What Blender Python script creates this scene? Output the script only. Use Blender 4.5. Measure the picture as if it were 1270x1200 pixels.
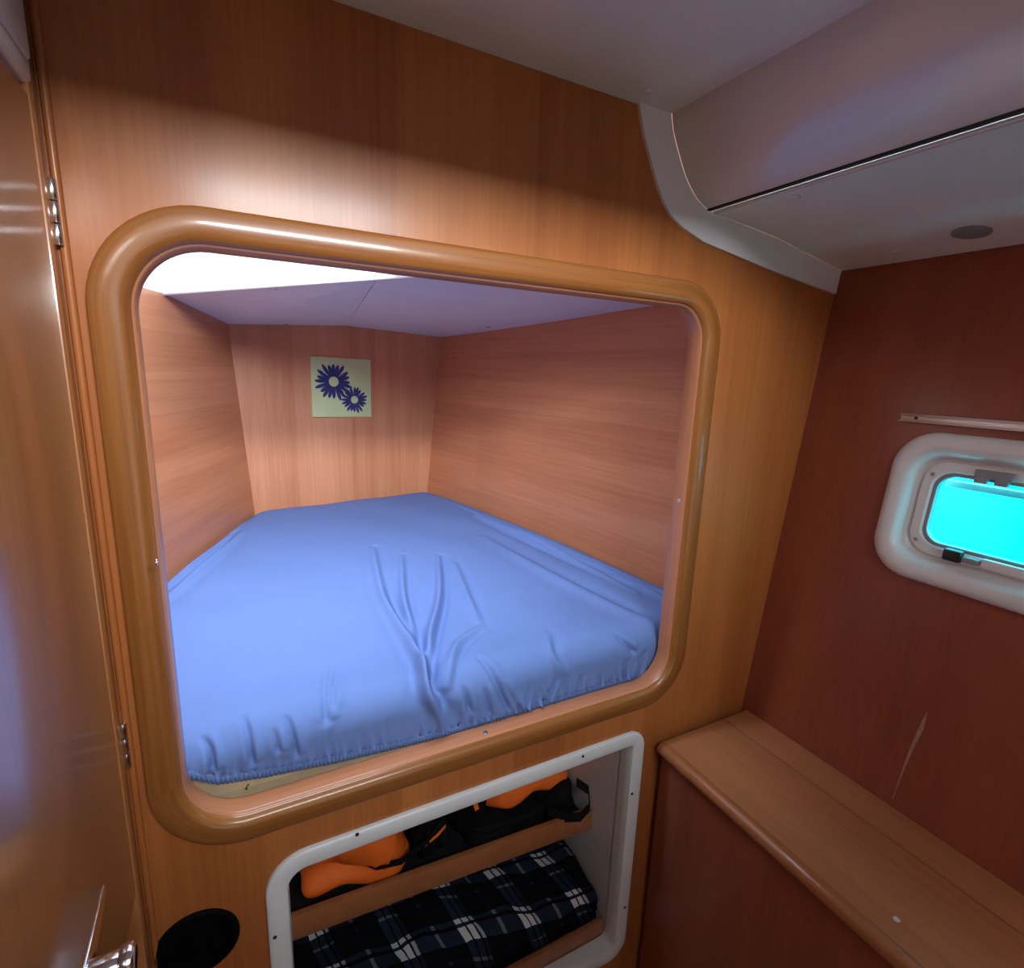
import bpy, bmesh, math, random
import numpy as np
from mathutils import Vector, Matrix
random.seed(7)
for o in list(bpy.data.objects): bpy.data.objects.remove(o)
scene = bpy.context.scene
COL = scene.collection

# ------------------------------------------------------------------ camera
FPX = 655.96
YAW, PITCH, ROLL = math.radians(27.943), math.radians(11.8585), math.radians(-2.0647)
CAM = np.array([0.0, -0.75, 1.5])
def _rot():
    cy, sy, cp, sp, cr, sr = math.cos(YAW), math.sin(YAW), math.cos(PITCH), math.sin(PITCH), math.cos(ROLL), math.sin(ROLL)
    fwd = np.array([sy*cp, cy*cp, -sp]); right = np.array([cy, -sy, 0.0]); down = np.cross(fwd, right)
    return np.array([cr*right + sr*down, -sr*right + cr*down, fwd])
RC = _rot()
cam_data = bpy.data.cameras.new('camera'); cam = bpy.data.objects.new('camera', cam_data); COL.objects.link(cam)
cam_data.sensor_fit = 'HORIZONTAL'; cam_data.sensor_width = 36.0; cam_data.lens = 36.0*FPX/1270.0
cam_data.clip_start = 0.02; cam_data.clip_end = 500
M = Matrix.Identity(4)
for i in range(3):
    M[i][0] = RC[0][i]; M[i][1] = -RC[1][i]; M[i][2] = -RC[2][i]; M[i][3] = CAM[i]
cam.matrix_world = M
scene.camera = cam

# ------------------------------------------------------------------ world, lights, exposure
world = bpy.data.worlds.new('sky'); scene.world = world; world.use_nodes = True
bg = world.node_tree.nodes['Background']; bg.inputs[0].default_value = (0.72, 0.88, 1.0, 1); bg.inputs[1].default_value = 13.0
vs = scene.view_settings
vs.view_transform = 'Standard'; vs.look = 'None'; vs.gamma = 1.0; vs.use_curve_mapping = False; vs.exposure = -0.2

def area(name, loc, target, sx, sy, power, color, spread=180):
    l = bpy.data.lights.new(name, 'AREA'); l.shape = 'RECTANGLE'; l.size = sx; l.size_y = sy; l.energy = power; l.color = color
    l.spread = math.radians(spread)
    o = bpy.data.objects.new(name, l); COL.objects.link(o); o.location = loc
    o.rotation_euler = (Vector(target)-Vector(loc)).to_track_quat('-Z', 'Y').to_euler()
    return o
# daylight falling through the deck hatch over the cabin and the one over the berth
area('hatch_daylight', (0.28, -1.52, 2.10), (0.26, 0.0, 1.80), 0.66, 0.12, 10.5, (0.92, 0.97, 1.0), 80)
area('hatch_zenith_daylight', (0.28, -1.30, 2.235), (0.28, -1.30, 0.0), 0.60, 0.80, 2.4, (0.90, 0.95, 1.0))
area('berth_hatch_daylight', (0.08, 0.125, 1.865), (0.08, 0.95, 0.98), 0.62, 0.15, 14.0, (0.70, 0.85, 1.0), 150)
area('rear_fill_light', (0.45, -2.06, 0.95), (0.65, -0.5, 1.70), 0.6, 0.9, 2.8, (0.74, 0.89, 1.0))  # added fill lamp behind the viewer, not a known source

# ------------------------------------------------------------------ pixel -> place
def ray(x, y): return RC.T @ np.array([(x-635)/FPX, (y-600)/FPX, 1.0])
def on_y(x, y, Y=0.0): r = ray(x, y); return CAM + (Y-CAM[1])/r[1]*r
def on_z(x, y, Z): r = ray(x, y); return CAM + (Z-CAM[2])/r[2]*r
def on_x(x, y, X): r = ray(x, y); return CAM + (X-CAM[0])/r[0]*r
def on_plane(x, y, p, n):
    r = ray(x, y); p = np.array(p, float); n = np.array(n, float); return CAM + (n@(p-CAM))/(n@r)*r

# ------------------------------------------------------------------ materials
def new_mat(name):
    m = bpy.data.materials.new(name); m.use_nodes = True
    nt = m.node_tree; return m, nt, nt.nodes['Principled BSDF']
def nd(nt, t, **kw):
    n = nt.nodes.new(t)
    for k, v in kw.items(): setattr(n, k, v)
    return n
def plain(name, col, rough=0.5, metal=0.0, coat=0.0, spec=0.5, vary=0.06, vscale=25, bump=0.0, bscale=300):
    m, nt, b = new_mat(name)
    tc = nd(nt, 'ShaderNodeTexCoord'); nz = nd(nt, 'ShaderNodeTexNoise'); nz.inputs['Scale'].default_value = vscale; nz.inputs['Detail'].default_value = 4
    nt.links.new(tc.outputs['Object'], nz.inputs['Vector'])
    rp = nd(nt, 'ShaderNodeValToRGB'); rp.color_ramp.elements[0].position = 0.3; rp.color_ramp.elements[1].position = 0.7
    rp.color_ramp.elements[0].color = tuple(c*(1-vary) for c in col)+(1,); rp.color_ramp.elements[1].color = tuple(min(1, c*(1+vary)) for c in col)+(1,)
    nt.links.new(nz.outputs['Fac'], rp.inputs['Fac']); nt.links.new(rp.outputs['Color'], b.inputs['Base Color'])
    b.inputs['Roughness'].default_value = rough; b.inputs['Metallic'].default_value = metal
    b.inputs['Coat Weight'].default_value = coat; b.inputs['Specular IOR Level'].default_value = spec
    if bump:
        n2 = nd(nt, 'ShaderNodeTexNoise'); n2.inputs['Scale'].default_value = bscale; nt.links.new(tc.outputs['Object'], n2.inputs['Vector'])
        bp = nd(nt, 'ShaderNodeBump'); bp.inputs['Strength'].default_value = bump; bp.inputs['Distance'].default_value = 0.001
        nt.links.new(n2.outputs['Fac'], bp.inputs['Height']); nt.links.new(bp.outputs['Normal'], b.inputs['Normal'])
    return m
def wood(name, dark, light, grain='Z', across='X', rough=0.44, coat=0.22, coat_rough=0.20, band=0.105, band_amt=0.16, fine=1.0, coord='Object'):
    m, nt, b = new_mat(name)
    tc = nd(nt, 'ShaderNodeTexCoord'); mp = nd(nt, 'ShaderNodeMapping')
    sc = {'X': 150.0*fine, 'Y': 150.0*fine, 'Z': 150.0*fine}; sc.update({g_: 3.0 for g_ in grain})
    mp.inputs['Scale'].default_value = (sc['X'], sc['Y'], sc['Z']); nt.links.new(tc.outputs[coord], mp.inputs['Vector'])
    nz = nd(nt, 'ShaderNodeTexNoise'); nz.inputs['Scale'].default_value = 1.0; nz.inputs['Detail'].default_value = 5; nz.inputs['Roughness'].default_value = 0.65
    nt.links.new(mp.outputs['Vector'], nz.inputs['Vector'])
    mp2 = nd(nt, 'ShaderNodeMapping'); sc2 = {'X': 14.0, 'Y': 14.0, 'Z': 14.0}; sc2.update({g_: 0.7 for g_ in grain})
    mp2.inputs['Scale'].default_value = (sc2['X'], sc2['Y'], sc2['Z']); nt.links.new(tc.outputs[coord], mp2.inputs['Vector'])
    n2 = nd(nt, 'ShaderNodeTexNoise'); n2.inputs['Scale'].default_value = 1.0; n2.inputs['Detail'].default_value = 3; nt.links.new(mp2.outputs['Vector'], n2.inputs['Vector'])
    # veneer leaves: one tone per strip
    sp = nd(nt, 'ShaderNodeSeparateXYZ'); nt.links.new(tc.outputs['Object'], sp.inputs[0])
    dv = nd(nt, 'ShaderNodeMath', operation='DIVIDE'); dv.inputs[1].default_value = band; nt.links.new(sp.outputs[across], dv.inputs[0])
    fl = nd(nt, 'ShaderNodeMath', operation='FLOOR'); nt.links.new(dv.outputs[0], fl.inputs[0])
    wn = nd(nt, 'ShaderNodeTexWhiteNoise', noise_dimensions='1D'); nt.links.new(fl.outputs[0], wn.inputs['W'])
    a1 = nd(nt, 'ShaderNodeMath', operation='MULTIPLY'); a1.inputs[1].default_value = 0.42; nt.links.new(nz.outputs['Fac'], a1.inputs[0])
    a2 = nd(nt, 'ShaderNodeMath', operation='MULTIPLY_ADD'); a2.inputs[1].default_value = 0.45; nt.links.new(n2.outputs['Fac'], a2.inputs[0]); nt.links.new(a1.outputs[0], a2.inputs[2])
    a3 = nd(nt, 'ShaderNodeMath', operation='MULTIPLY_ADD'); a3.inputs[1].default_value = band_amt; nt.links.new(wn.outputs['Value'], a3.inputs[0]); nt.links.new(a2.outputs[0], a3.inputs[2])
    rp = nd(nt, 'ShaderNodeValToRGB'); rp.color_ramp.elements[0].position = 0.28; rp.color_ramp.elements[1].position = 0.74
    rp.color_ramp.elements[0].color = dark+(1,); rp.color_ramp.elements[1].color = light+(1,)
    nt.links.new(a3.outputs[0], rp.inputs['Fac']); nt.links.new(rp.outputs['Color'], b.inputs['Base Color'])
    b.inputs['Roughness'].default_value = rough; b.inputs['Specular IOR Level'].default_value = 0.32; b.inputs['Coat Weight'].default_value = coat; b.inputs['Coat Roughness'].default_value = coat_rough
    bp = nd(nt, 'ShaderNodeBump'); bp.inputs['Strength'].default_value = 0.06; bp.inputs['Distance'].default_value = 0.001
    nt.links.new(nz.outputs['Fac'], bp.inputs['Height']); nt.links.new(bp.outputs['Normal'], b.inputs['Normal'])
    return m
WD, WL = (0.28, 0.074, 0.017), (0.51, 0.182, 0.048)
MW = wood('cherry_veneer_vertical', WD, WL, 'Z', 'X')
MWY = wood('cherry_veneer_side', WD, WL, 'Z', 'Y')
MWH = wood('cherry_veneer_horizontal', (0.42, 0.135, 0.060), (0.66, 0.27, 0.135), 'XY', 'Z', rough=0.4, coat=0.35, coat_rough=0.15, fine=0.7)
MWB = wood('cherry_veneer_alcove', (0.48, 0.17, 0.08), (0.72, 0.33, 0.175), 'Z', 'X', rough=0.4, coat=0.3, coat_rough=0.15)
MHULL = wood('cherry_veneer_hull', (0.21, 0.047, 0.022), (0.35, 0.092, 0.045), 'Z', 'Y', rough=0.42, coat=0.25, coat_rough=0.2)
MFR = wood('varnished_frame_wood', (0.18, 0.056, 0.011), (0.45, 0.180, 0.046), 'X', 'Z', rough=0.38, coat=0.42, coat_rough=0.12, band_amt=0.0, coord='UV', fine=1.0)
MNOSE = wood('shelf_edge_wood', (0.30, 0.10, 0.035), (0.46, 0.18, 0.07), 'Y', 'X', rough=0.35, coat=0.6, coat_rough=0.12, band_amt=0.0)
MJAMB = wood('jamb_veneer', (0.40, 0.145, 0.062), (0.58, 0.245, 0.125), 'XZ', 'Y', rough=0.4, coat=0.4, coat_rough=0.15, band_amt=0.0)
MSH = wood('shelf_wood', (0.36, 0.135, 0.055), (0.55, 0.235, 0.105), 'Y', 'X', rough=0.42, coat=0.3, coat_rough=0.18, band_amt=0.05)
MDOOR = wood('varnished_door_wood', (0.34, 0.12, 0.035), (0.52, 0.215, 0.075), 'Z', 'Y', rough=0.36, coat=0.75, coat_rough=0.12, band_amt=0.08)
MWHITE = plain('white_gelcoat', (0.80, 0.80, 0.80), 0.35, coat=0.3, vary=0.03, vscale=6)
MLINER = plain('white_headliner', (0.80, 0.81, 0.82), 0.42, vary=0.03, vscale=9, bump=0.05, bscale=900)
MGLOSSLINER = plain('glossy_headliner', (0.70, 0.69, 0.69), 0.22, coat=0.5, vary=0.02, vscale=5)
MPLAST = plain('white_plastic', (0.74, 0.75, 0.76), 0.3, vary=0.02, vscale=12)
MGREY = plain('grey_plastic', (0.26, 0.28, 0.30), 0.4, vary=0.04)
MDK = plain('dark_plastic_and_locker_shade', (0.012, 0.012, 0.014), 0.45, vary=0.1)
MGAP = plain('dark_joint', (0.02, 0.012, 0.008), 0.8, vary=0.1)
MMET = plain('chrome', (0.80, 0.82, 0.85), 0.14, metal=1.0, vary=0.02)
MALU = plain('aluminium', (0.55, 0.53, 0.52), 0.35, metal=0.8, vary=0.04)
MSHEET = plain('blue_cotton', (0.145, 0.228, 0.51), 0.85, spec=0.2, vary=0.025, vscale=8, bump=0.08, bscale=1500)
MHEM = plain('blue_elastic', (0.11, 0.17, 0.36), 0.9, spec=0.2, vary=0.15, vscale=300)
MFOAM = plain('beige_foam', (0.55, 0.42, 0.26), 0.9, vary=0.08, vscale=40)
MORANGE = plain('orange_nylon', (0.93, 0.17, 0.015), 0.6, vary=0.08, vscale=18, bump=0.2, bscale=120)
MSTRAP = plain('black_webbing', (0.006, 0.006, 0.007), 0.8, vary=0.2, vscale=90, spec=0.12)
MBLK = plain('black_vent', (0.002, 0.002, 0.0025), 0.7, vary=0.2, spec=0.08)
MCANVAS = plain('yellow_green_canvas', (0.60, 0.66, 0.33), 0.8, vary=0.05, vscale=14, bump=0.1, bscale=700)
MPETAL = plain('navy_print', (0.035, 0.035, 0.16), 0.8, vary=0.2, vscale=50)
MFLOOR = wood('cabin_sole', (0.20, 0.085, 0.03), (0.36, 0.16, 0.06), 'Y', 'X', band=0.08)
MWATER = plain('turquoise_sea', (0.002, 0.42, 0.43), 0.6, vary=0.12, vscale=0.6, spec=0.0)
def mat_pane():
    m = bpy.data.materials.new('tinted_acrylic'); m.use_nodes = True; nt = m.node_tree; nt.nodes.clear()
    out = nd(nt, 'ShaderNodeOutputMaterial'); tr = nd(nt, 'ShaderNodeBsdfTransparent'); gl = nd(nt, 'ShaderNodeBsdfGlossy'); mx = nd(nt, 'ShaderNodeMixShader')
    tc = nd(nt, 'ShaderNodeTexCoord'); nz = nd(nt, 'ShaderNodeTexNoise'); nz.inputs['Scale'].default_value = 14; nz.inputs['Detail'].default_value = 5
    rp = nd(nt, 'ShaderNodeValToRGB'); rp.color_ramp.elements[0].color = (0.25, 0.80, 0.84, 1); rp.color_ramp.elements[1].color = (0.30, 0.90, 0.93, 1)
    nt.links.new(tc.outputs['Object'], nz.inputs['Vector']); nt.links.new(nz.outputs['Fac'], rp.inputs['Fac']); nt.links.new(rp.outputs['Color'], tr.inputs['Color'])
    gl.inputs['Roughness'].default_value = 0.05; mx.inputs[0].default_value = 0.05
    nt.links.new(tr.outputs[0], mx.inputs[1]); nt.links.new(gl.outputs[0], mx.inputs[2]); nt.links.new(mx.outputs[0], out.inputs[0])
    return m
MPANE = mat_pane()
def mat_plaid():
    m, nt, b = new_mat('plaid_fleece')
    uv = nd(nt, 'ShaderNodeUVMap'); sp = nd(nt, 'ShaderNodeSeparateXYZ')
    nz = nd(nt, 'ShaderNodeTexNoise'); nz.inputs['Scale'].default_value = 45; nt.links.new(uv.outputs[0], nz.inputs['Vector'])
    ad = nd(nt, 'ShaderNodeMixRGB', blend_type='ADD'); ad.inputs[0].default_value = 0.006; nt.links.new(uv.outputs[0], ad.inputs[1]); nt.links.new(nz.outputs['Color'], ad.inputs[2])
    nt.links.new(ad.outputs[0], sp.inputs[0])
    def stripes(sock, period, bands):
        d = nd(nt, 'ShaderNodeMath', operation='DIVIDE'); d.inputs[1].default_value = period; nt.links.new(sp.outputs[sock], d.inputs[0])
        f = nd(nt, 'ShaderNodeMath', operation='FRACT'); nt.links.new(d.outputs[0], f.inputs[0])
        r = nd(nt, 'ShaderNodeValToRGB'); r.color_ramp.interpolation = 'CONSTANT'
        els = r.color_ramp.elements; els[0].position = 0; els[0].color = (0, 0, 0, 1); els[1].position = bands[0][0]; els[1].color = (bands[0][1],)*3+(1,)
        for p_, v in bands[1:]:
            e = els.new(p_); e.color = (v, v, v, 1)
        nt.links.new(f.outputs[0], r.inputs['Fac']); return r
    s1 = stripes('X', 0.130, [(0.10, 1.0), (0.20, 0.0), (0.23, 1.0), (0.32, 0.0), (0.35, 0.6), (0.40, 0.0), (0.72, 0.2), (0.78, 0.0)])
    s2 = stripes('Y', 0.115, [(0.10, 1.0), (0.32, 0.0), (0.38, 0.9), (0.46, 0.0), (0.85, 0.15), (0.9, 0.0)])
    mul = nd(nt, 'ShaderNodeMath', operation='MULTIPLY'); nt.links.new(s1.outputs['Color'], mul.inputs[0]); nt.links.new(s2.outputs['Color'], mul.inputs[1])
    sm = nd(nt, 'ShaderNodeMath', operation='ADD'); nt.links.new(s1.outputs['Color'], sm.inputs[0]); nt.links.new(s2.outputs['Color'], sm.inputs[1])
    m1 = nd(nt, 'ShaderNodeMixRGB'); m1.inputs[1].default_value = (0.004, 0.004, 0.006, 1); m1.inputs[2].default_value = (0.016, 0.020, 0.040, 1); nt.links.new(sm.outputs[0], m1.inputs[0])
    m1.use_clamp = True
    m2 = nd(nt, 'ShaderNodeMixRGB'); m2.inputs[2].default_value = (0.62, 0.62, 0.64, 1); nt.links.new(mul.outputs[0], m2.inputs[0]); nt.links.new(m1.outputs[0], m2.inputs[1])
    nt.links.new(m2.outputs[0], b.inputs['Base Color']); b.inputs['Roughness'].default_value = 0.95; b.inputs['Specular IOR Level'].default_value = 0.1
    return m
MPLAID = mat_plaid()

# ------------------------------------------------------------------ builders
def link(name, me, mat, parent=None, smooth=None):
    o = bpy.data.objects.new(name, me); COL.objects.link(o)
    if mat is not None:
        me.materials.clear(); me.materials.append(mat)
    if smooth is not None:
        me.shade_smooth() if smooth is True else me.set_sharp_from_angle(angle=math.radians(smooth))
        if smooth is not True:
            for p in me.polygons: p.use_smooth = True
    if parent is not None:
        o.parent = parent; o.location = -parent.matrix_basis.translation if parent.parent is None else Vector((0, 0, 0))
    return o
def from_bm(name, bm, mat, parent=None, smooth=None):
    bmesh.ops.recalc_face_normals(bm, faces=bm.faces)
    me = bpy.data.meshes.new(name); bm.to_mesh(me); bm.free(); return link(name, me, mat, parent, smooth)
def from_vf(name, v, f, mat, parent=None, smooth=None):
    me = bpy.data.meshes.new(name); me.from_pydata([tuple(map(float, p)) for p in v], [], f); me.update(); return link(name, me, mat, parent, smooth)
def struct(o, label=None):
    o['kind'] = 'structure'
    if label: o['label'] = label
    return o
def tag(o, label, cat, group=None):
    o['label'] = label; o['category'] = cat
    if group: o['group'] = group
    return o
def thing(name, loc, label, cat, group=None):
    o = bpy.data.objects.new(name, None); COL.objects.link(o); o.location = loc; return tag(o, label, cat, group)
def bm_box(lo, hi, bev=0.0, seg=2, bm=None):
    own = bm is None
    b2 = bmesh.new(); r = bmesh.ops.create_cube(b2, size=1.0)
    for v in b2.verts:
        for k in range(3): v.co[k] = lo[k] + (v.co[k]+0.5)*(hi[k]-lo[k])
    if bev: bmesh.ops.bevel(b2, geom=b2.edges[:], offset=bev, segments=seg, affect='EDGES', profile=0.5)
    if own: return b2
    me = bpy.data.meshes.new('t'); b2.to_mesh(me); b2.free(); bm.from_mesh(me); bpy.data.meshes.remove(me); return bm
def bm_cyl(p0, p1, r, seg=24, bev=0.0, r2=None):
    p0, p1 = Vector(p0), Vector(p1); d = p1-p0
    b = bmesh.new(); bmesh.ops.create_cone(b, cap_ends=True, segments=seg, radius1=r, radius2=r if r2 is None else r2, depth=d.length)
    if bev:
        ed = [e for e in b.edges if abs(e.verts[0].co.z-e.verts[1].co.z) < 1e-6]
        bmesh.ops.bevel(b, geom=ed, offset=bev, segments=2, affect='EDGES', profile=0.5)
    mt = Matrix.Translation((p0+p1)/2) @ d.to_track_quat('Z', 'Y').to_matrix().to_4x4()
    bmesh.ops.transform(b, matrix=mt, verts=b.verts); return b
def tube(name, pts, r, mat, parent=None, seg=8, flat=1.0, up=None):
    pts = [Vector(p) for p in pts]; v = []; f = []
    for i, p in enumerate(pts):
        t = (pts[min(i+1, len(pts)-1)]-pts[max(i-1, 0)]).normalized()
        ref = Vector(up) if up is not None else (Vector((0, 0, 1)) if abs(t.z) < 0.9 else Vector((1, 0, 0)))
        a = t.cross(ref).normalized(); b = a.cross(t)
        for k in range(seg):
            th = 2*math.pi*k/seg; v.append(p + a*math.cos(th)*r + b*math.sin(th)*r*flat)
    n = len(pts)
    for i in range(n-1):
        for k in range(seg): f.append((i*seg+k, i*seg+(k+1) % seg, (i+1)*seg+(k+1) % seg, (i+1)*seg+k))
    f.append(tuple(range(seg))[::-1]); f.append(tuple((n-1)*seg+k for k in range(seg)))
    return from_vf(name, v, f, mat, parent, 60)
def rounded(corners, radii, n=12):
    """CCW polygon with rounded corners -> list of 2-D points (n+1 per corner)."""
    out = []; m = len(corners)
    for i in range(m):
        p = np.array(corners[i], float); a = np.array(corners[i-1], float)-p; b = np.array(corners[(i+1) % m], float)-p
        a /= np.linalg.norm(a); b /= np.linalg.norm(b); r = max(radii[i], 1e-4)
        half = math.acos(max(-1, min(1, a@b)))/2; d = r/math.tan(half); c = p+(a+b)/np.linalg.norm(a+b)*r/math.sin(half)
        s = p+a*d-c; e = p+b*d-c; th0 = math.atan2(s[1], s[0]); th1 = math.atan2(e[1], e[0]); dt = (th1-th0+math.pi) % (2*math.pi)-math.pi
        for k in range(n+1):
            th = th0+dt*k/n; out.append((c[0]+r*math.cos(th), c[1]+r*math.sin(th)))
    return out
def rect(x0, x1, z0, z1): return [(x0, z0), (x1, z0), (x1, z1), (x0, z1)]
def sweep_loops(name, loops, mat, parent=None, smooth=40, closed=True, cap=False):
    """loops: list of equal-length 3-D loops; skins them."""
    n = len(loops[0]); v = [p for l in loops for p in l]; f = []
    for i in range(len(loops)-1):
        for k in range(n if closed else n-1):
            k2 = (k+1) % n; f.append((i*n+k, i*n+k2, (i+1)*n+k2, (i+1)*n+k))
    if cap: f.append(tuple(range(n))[::-1]); f.append(tuple((len(loops)-1)*n+k for k in range(n)))
    o = from_vf(name, v, f, mat, parent, smooth)
    if mat is MFR and closed and not cap:             # grain runs along the moulding
        A = np.array(loops); per = np.concatenate([[0], np.cumsum(np.linalg.norm(np.diff(np.vstack([A[0], A[0][:1]]), axis=0), axis=1))])
        hgt = np.concatenate([[0], np.cumsum(np.linalg.norm(np.diff(A[:, 0], axis=0), axis=1))]); uv = o.data.uv_layers.new(name='UVMap'); li = 0
        for i in range(len(loops)-1):
            for k in range(n):
                for (di, dk) in ((0, 0), (0, 1), (1, 1), (1, 0)):
                    uv.data[li].uv = (per[k+dk], hgt[i+di]); li += 1
    return o
def sheet_with_holes(name, loops2d, thick, to3d, mat, parent=None):
    """flat board with holes: 2-D loops (outer first) filled by a curve; to3d maps (u, v, w) -> xyz with w across the thickness."""
    cu = bpy.data.curves.new('tmp', 'CURVE'); cu.dimensions = '2D'; cu.fill_mode = 'BOTH'; cu.extrude = thick/2
    for l in loops2d:
        s = cu.splines.new('POLY'); s.points.add(len(l)-1); s.use_cyclic_u = True
        for p, q in zip(s.points, l): p.co = (q[0], q[1], 0, 1)
    co = bpy.data.objects.new('tmp', cu); COL.objects.link(co)
    dg = bpy.context.evaluated_depsgraph_get(); me = bpy.data.meshes.new_from_object(co.evaluated_get(dg))
    bpy.data.objects.remove(co); bpy.data.curves.remove(cu)
    for v in me.vertices: v.co = Vector(to3d(*v.co))
    me.name = name; me.update(); return link(name, me, mat, parent)
def grid_mesh(name, P, mat, parent=None, uv=None, smooth=True):
    ny, nx = P.shape[:2]; v = P.reshape(-1, 3)
    idx = np.arange(ny*nx).reshape(ny, nx)
    f = np.stack([idx[:-1, :-1], idx[:-1, 1:], idx[1:, 1:], idx[1:, :-1]], -1).reshape(-1, 4)
    me = bpy.data.meshes.new(name); me.from_pydata(v.tolist(), [], f.tolist()); me.update()
    if uv is not None:
        l = me.uv_layers.new(name='UVMap'); li = np.zeros(len(me.loops), dtype=np.int32); me.loops.foreach_get('vertex_index', li)
        l.data.foreach_set('uv', uv.reshape(-1, 2)[li].astype(np.float32).ravel())
    return link(name, me, mat, parent, smooth)
def screw(parent, loc, normal, r=0.0035, mat=None, name='screw', h=0.0012):
    p = Vector(loc); n = Vector(normal).normalized()
    return from_bm(name, bm_cyl(p-n*0.001, p+n*h, r, 12, 0.0005), mat or MGREY, parent, 50)

# ------------------------------------------------------------------ the cabin shell
ZC = 1.922                                    # flat headliner
XL = -0.150                                   # left edge of the bulkhead
def xr(z): return 1.053+0.12*(z-0.703)        # hull side leans outward with height
NR = np.array([1.0, 0.0, -0.12]); PR = (1.053, 0.0, 0.703)
prof_out = [(0.597, ZC), (0.604, 1.90), (0.614, 1.875), (0.629, 1.848), (0.647, 1.815), (0.664, 1.79), (0.683, 1.772), (0.712, 1.757), (0.765, 1.741), (0.85, 1.729), (0.944, 1.716), (1.05, 1.704), (1.168, 1.691)]
prof_in = [(0.664, ZC), (0.670, 1.90), (0.680, 1.880), (0.692, 1.860), (0.706, 1.838), (0.720, 1.822), (0.738, 1.806), (0.767, 1.793), (0.82, 1.787), (0.89, 1.781), (0.955, 1.774), (1.06, 1.757), (1.174, 1.738)]
RAD = [0.120, 0.110, 0.105, 0.120]            # bottom-left, bottom-right, top-right, top-left
OX0, OX1, OZ0, OZ1 = -0.1335, 0.8320, 0.819, 1.6725
def opening(t, n=14): return rounded(rect(OX0+t, OX1-t, OZ0+t, OZ1-t), [max(r-t, 0.01) for r in RAD], n)
LX0, LX1, LZ0, LZ1 = -0.004, 0.7415, 0.160, 0.7655
def locker(t, n=8): return rounded(rect(LX0+t, LX1-t, LZ0+t, LZ1-t), [max(r-t, 0.008) for r in (0.06, 0.05, 0.042, 0.062)], n)
VC = (-0.0955, 0.667); VR = 0.0545            # round vent
vent = [(VC[0]+(VR-0.006)*math.cos(a), VC[1]+(VR-0.006)*math.sin(a)) for a in np.linspace(0, 2*math.pi, 40, endpoint=False)]
XE = -0.56
outline = [(XE, 0.0), (1.04, 0.0), (xr(0.7), 0.7), (1.178, 1.74)]+[(1.178, 1.95), (XE, 1.95)]
struct(sheet_with_holes('wall_front', [outline, opening(0.02), locker(0.012), vent], 0.026, lambda u, v, w: (u, 0.013-w, v), MW), 'varnished cherry veneer bulkhead with the berth opening')

floor = struct(from_bm('floor', bm_box((-0.5, -2.1, -0.03), (1.3, 0.4, 0.0)), MFLOOR), 'dark wooden cabin sole')
struct(sheet_with_holes('wall_back', [rect(-0.5, 1.3, 0.0, 2.0), rounded(rect(0.10, 0.80, 0.35, 1.55), [0.06]*4, 6)], 0.03, lambda u, v, w: (u, -2.105-w, v), MWH), 'wooden wall behind the viewer with an opening added for the fill light')  # opening made up to hold the added fill lamp
struct(from_bm('fill_backing', bm_box((0.05, -2.16, 0.30), (0.85, -2.145, 1.60), 0.003), MWHITE), 'pale panel added behind the fill light')  # unseen panel added to close the opening behind the fill lamp
wl = struct(from_bm('wall_left', bm_box((-0.20, -2.09, 0), (-0.172, -0.0005, 1.95)), MDOOR), 'varnished wooden panel wall on the left')
from_bm('jamb', bm_box((-0.172, -0.03, 0.0), (-0.1515, -0.0005, 1.95), 0.002), MDOOR, wl, 40)

# hull side with the port cut out
def hull3(u, v, w):                            # u along -Y, v height, w outward
    return (xr(v)+w, -u, v)
PZ0, PZ1, PY0, PY1 = 1.150, 1.421, 0.197, 0.660      # porthole (u is -Y)
def port(t, n=10): return rounded(rect(PY0+t, PY1-t, PZ0+t*0.98, PZ1-t), [max(0.068-t*0.55, 0.02)]*4, n)
hull_out = [(0.0, 0.0), (2.09, 0.0), (2.09, 1.95), (0.0, 1.95)]
struct(sheet_with_holes('wall_right', [hull_out, port(0.03)], 0.02, lambda u, v, w: hull3(u, v, w+0.010), MHULL), 'dark reddish veneer hull side with the porthole')
wr_ = bpy.data.objects['wall_right']
sc_ = [on_plane(*q, PR, NR)-np.array([0.0006, 0, 0]) for q in ((1150, 882), (1144, 900), (1132, 925), (1120, 955), (1107, 990))]
wd_ = (0.0004, 0.0035, 0.0028, 0.0016, 0.0006); v = []
for p_, w_ in zip(sc_, wd_): v += [p_+np.array([0, w_, 0]), p_-np.array([0, w_, 0])]
from_vf('scratch', v, [(2*k, 2*k+1, 2*k+3, 2*k+2) for k in range(4)], plain('pale_scratch', (0.42, 0.22, 0.17), 0.7, vary=0.25, vscale=120), wr_)
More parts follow.
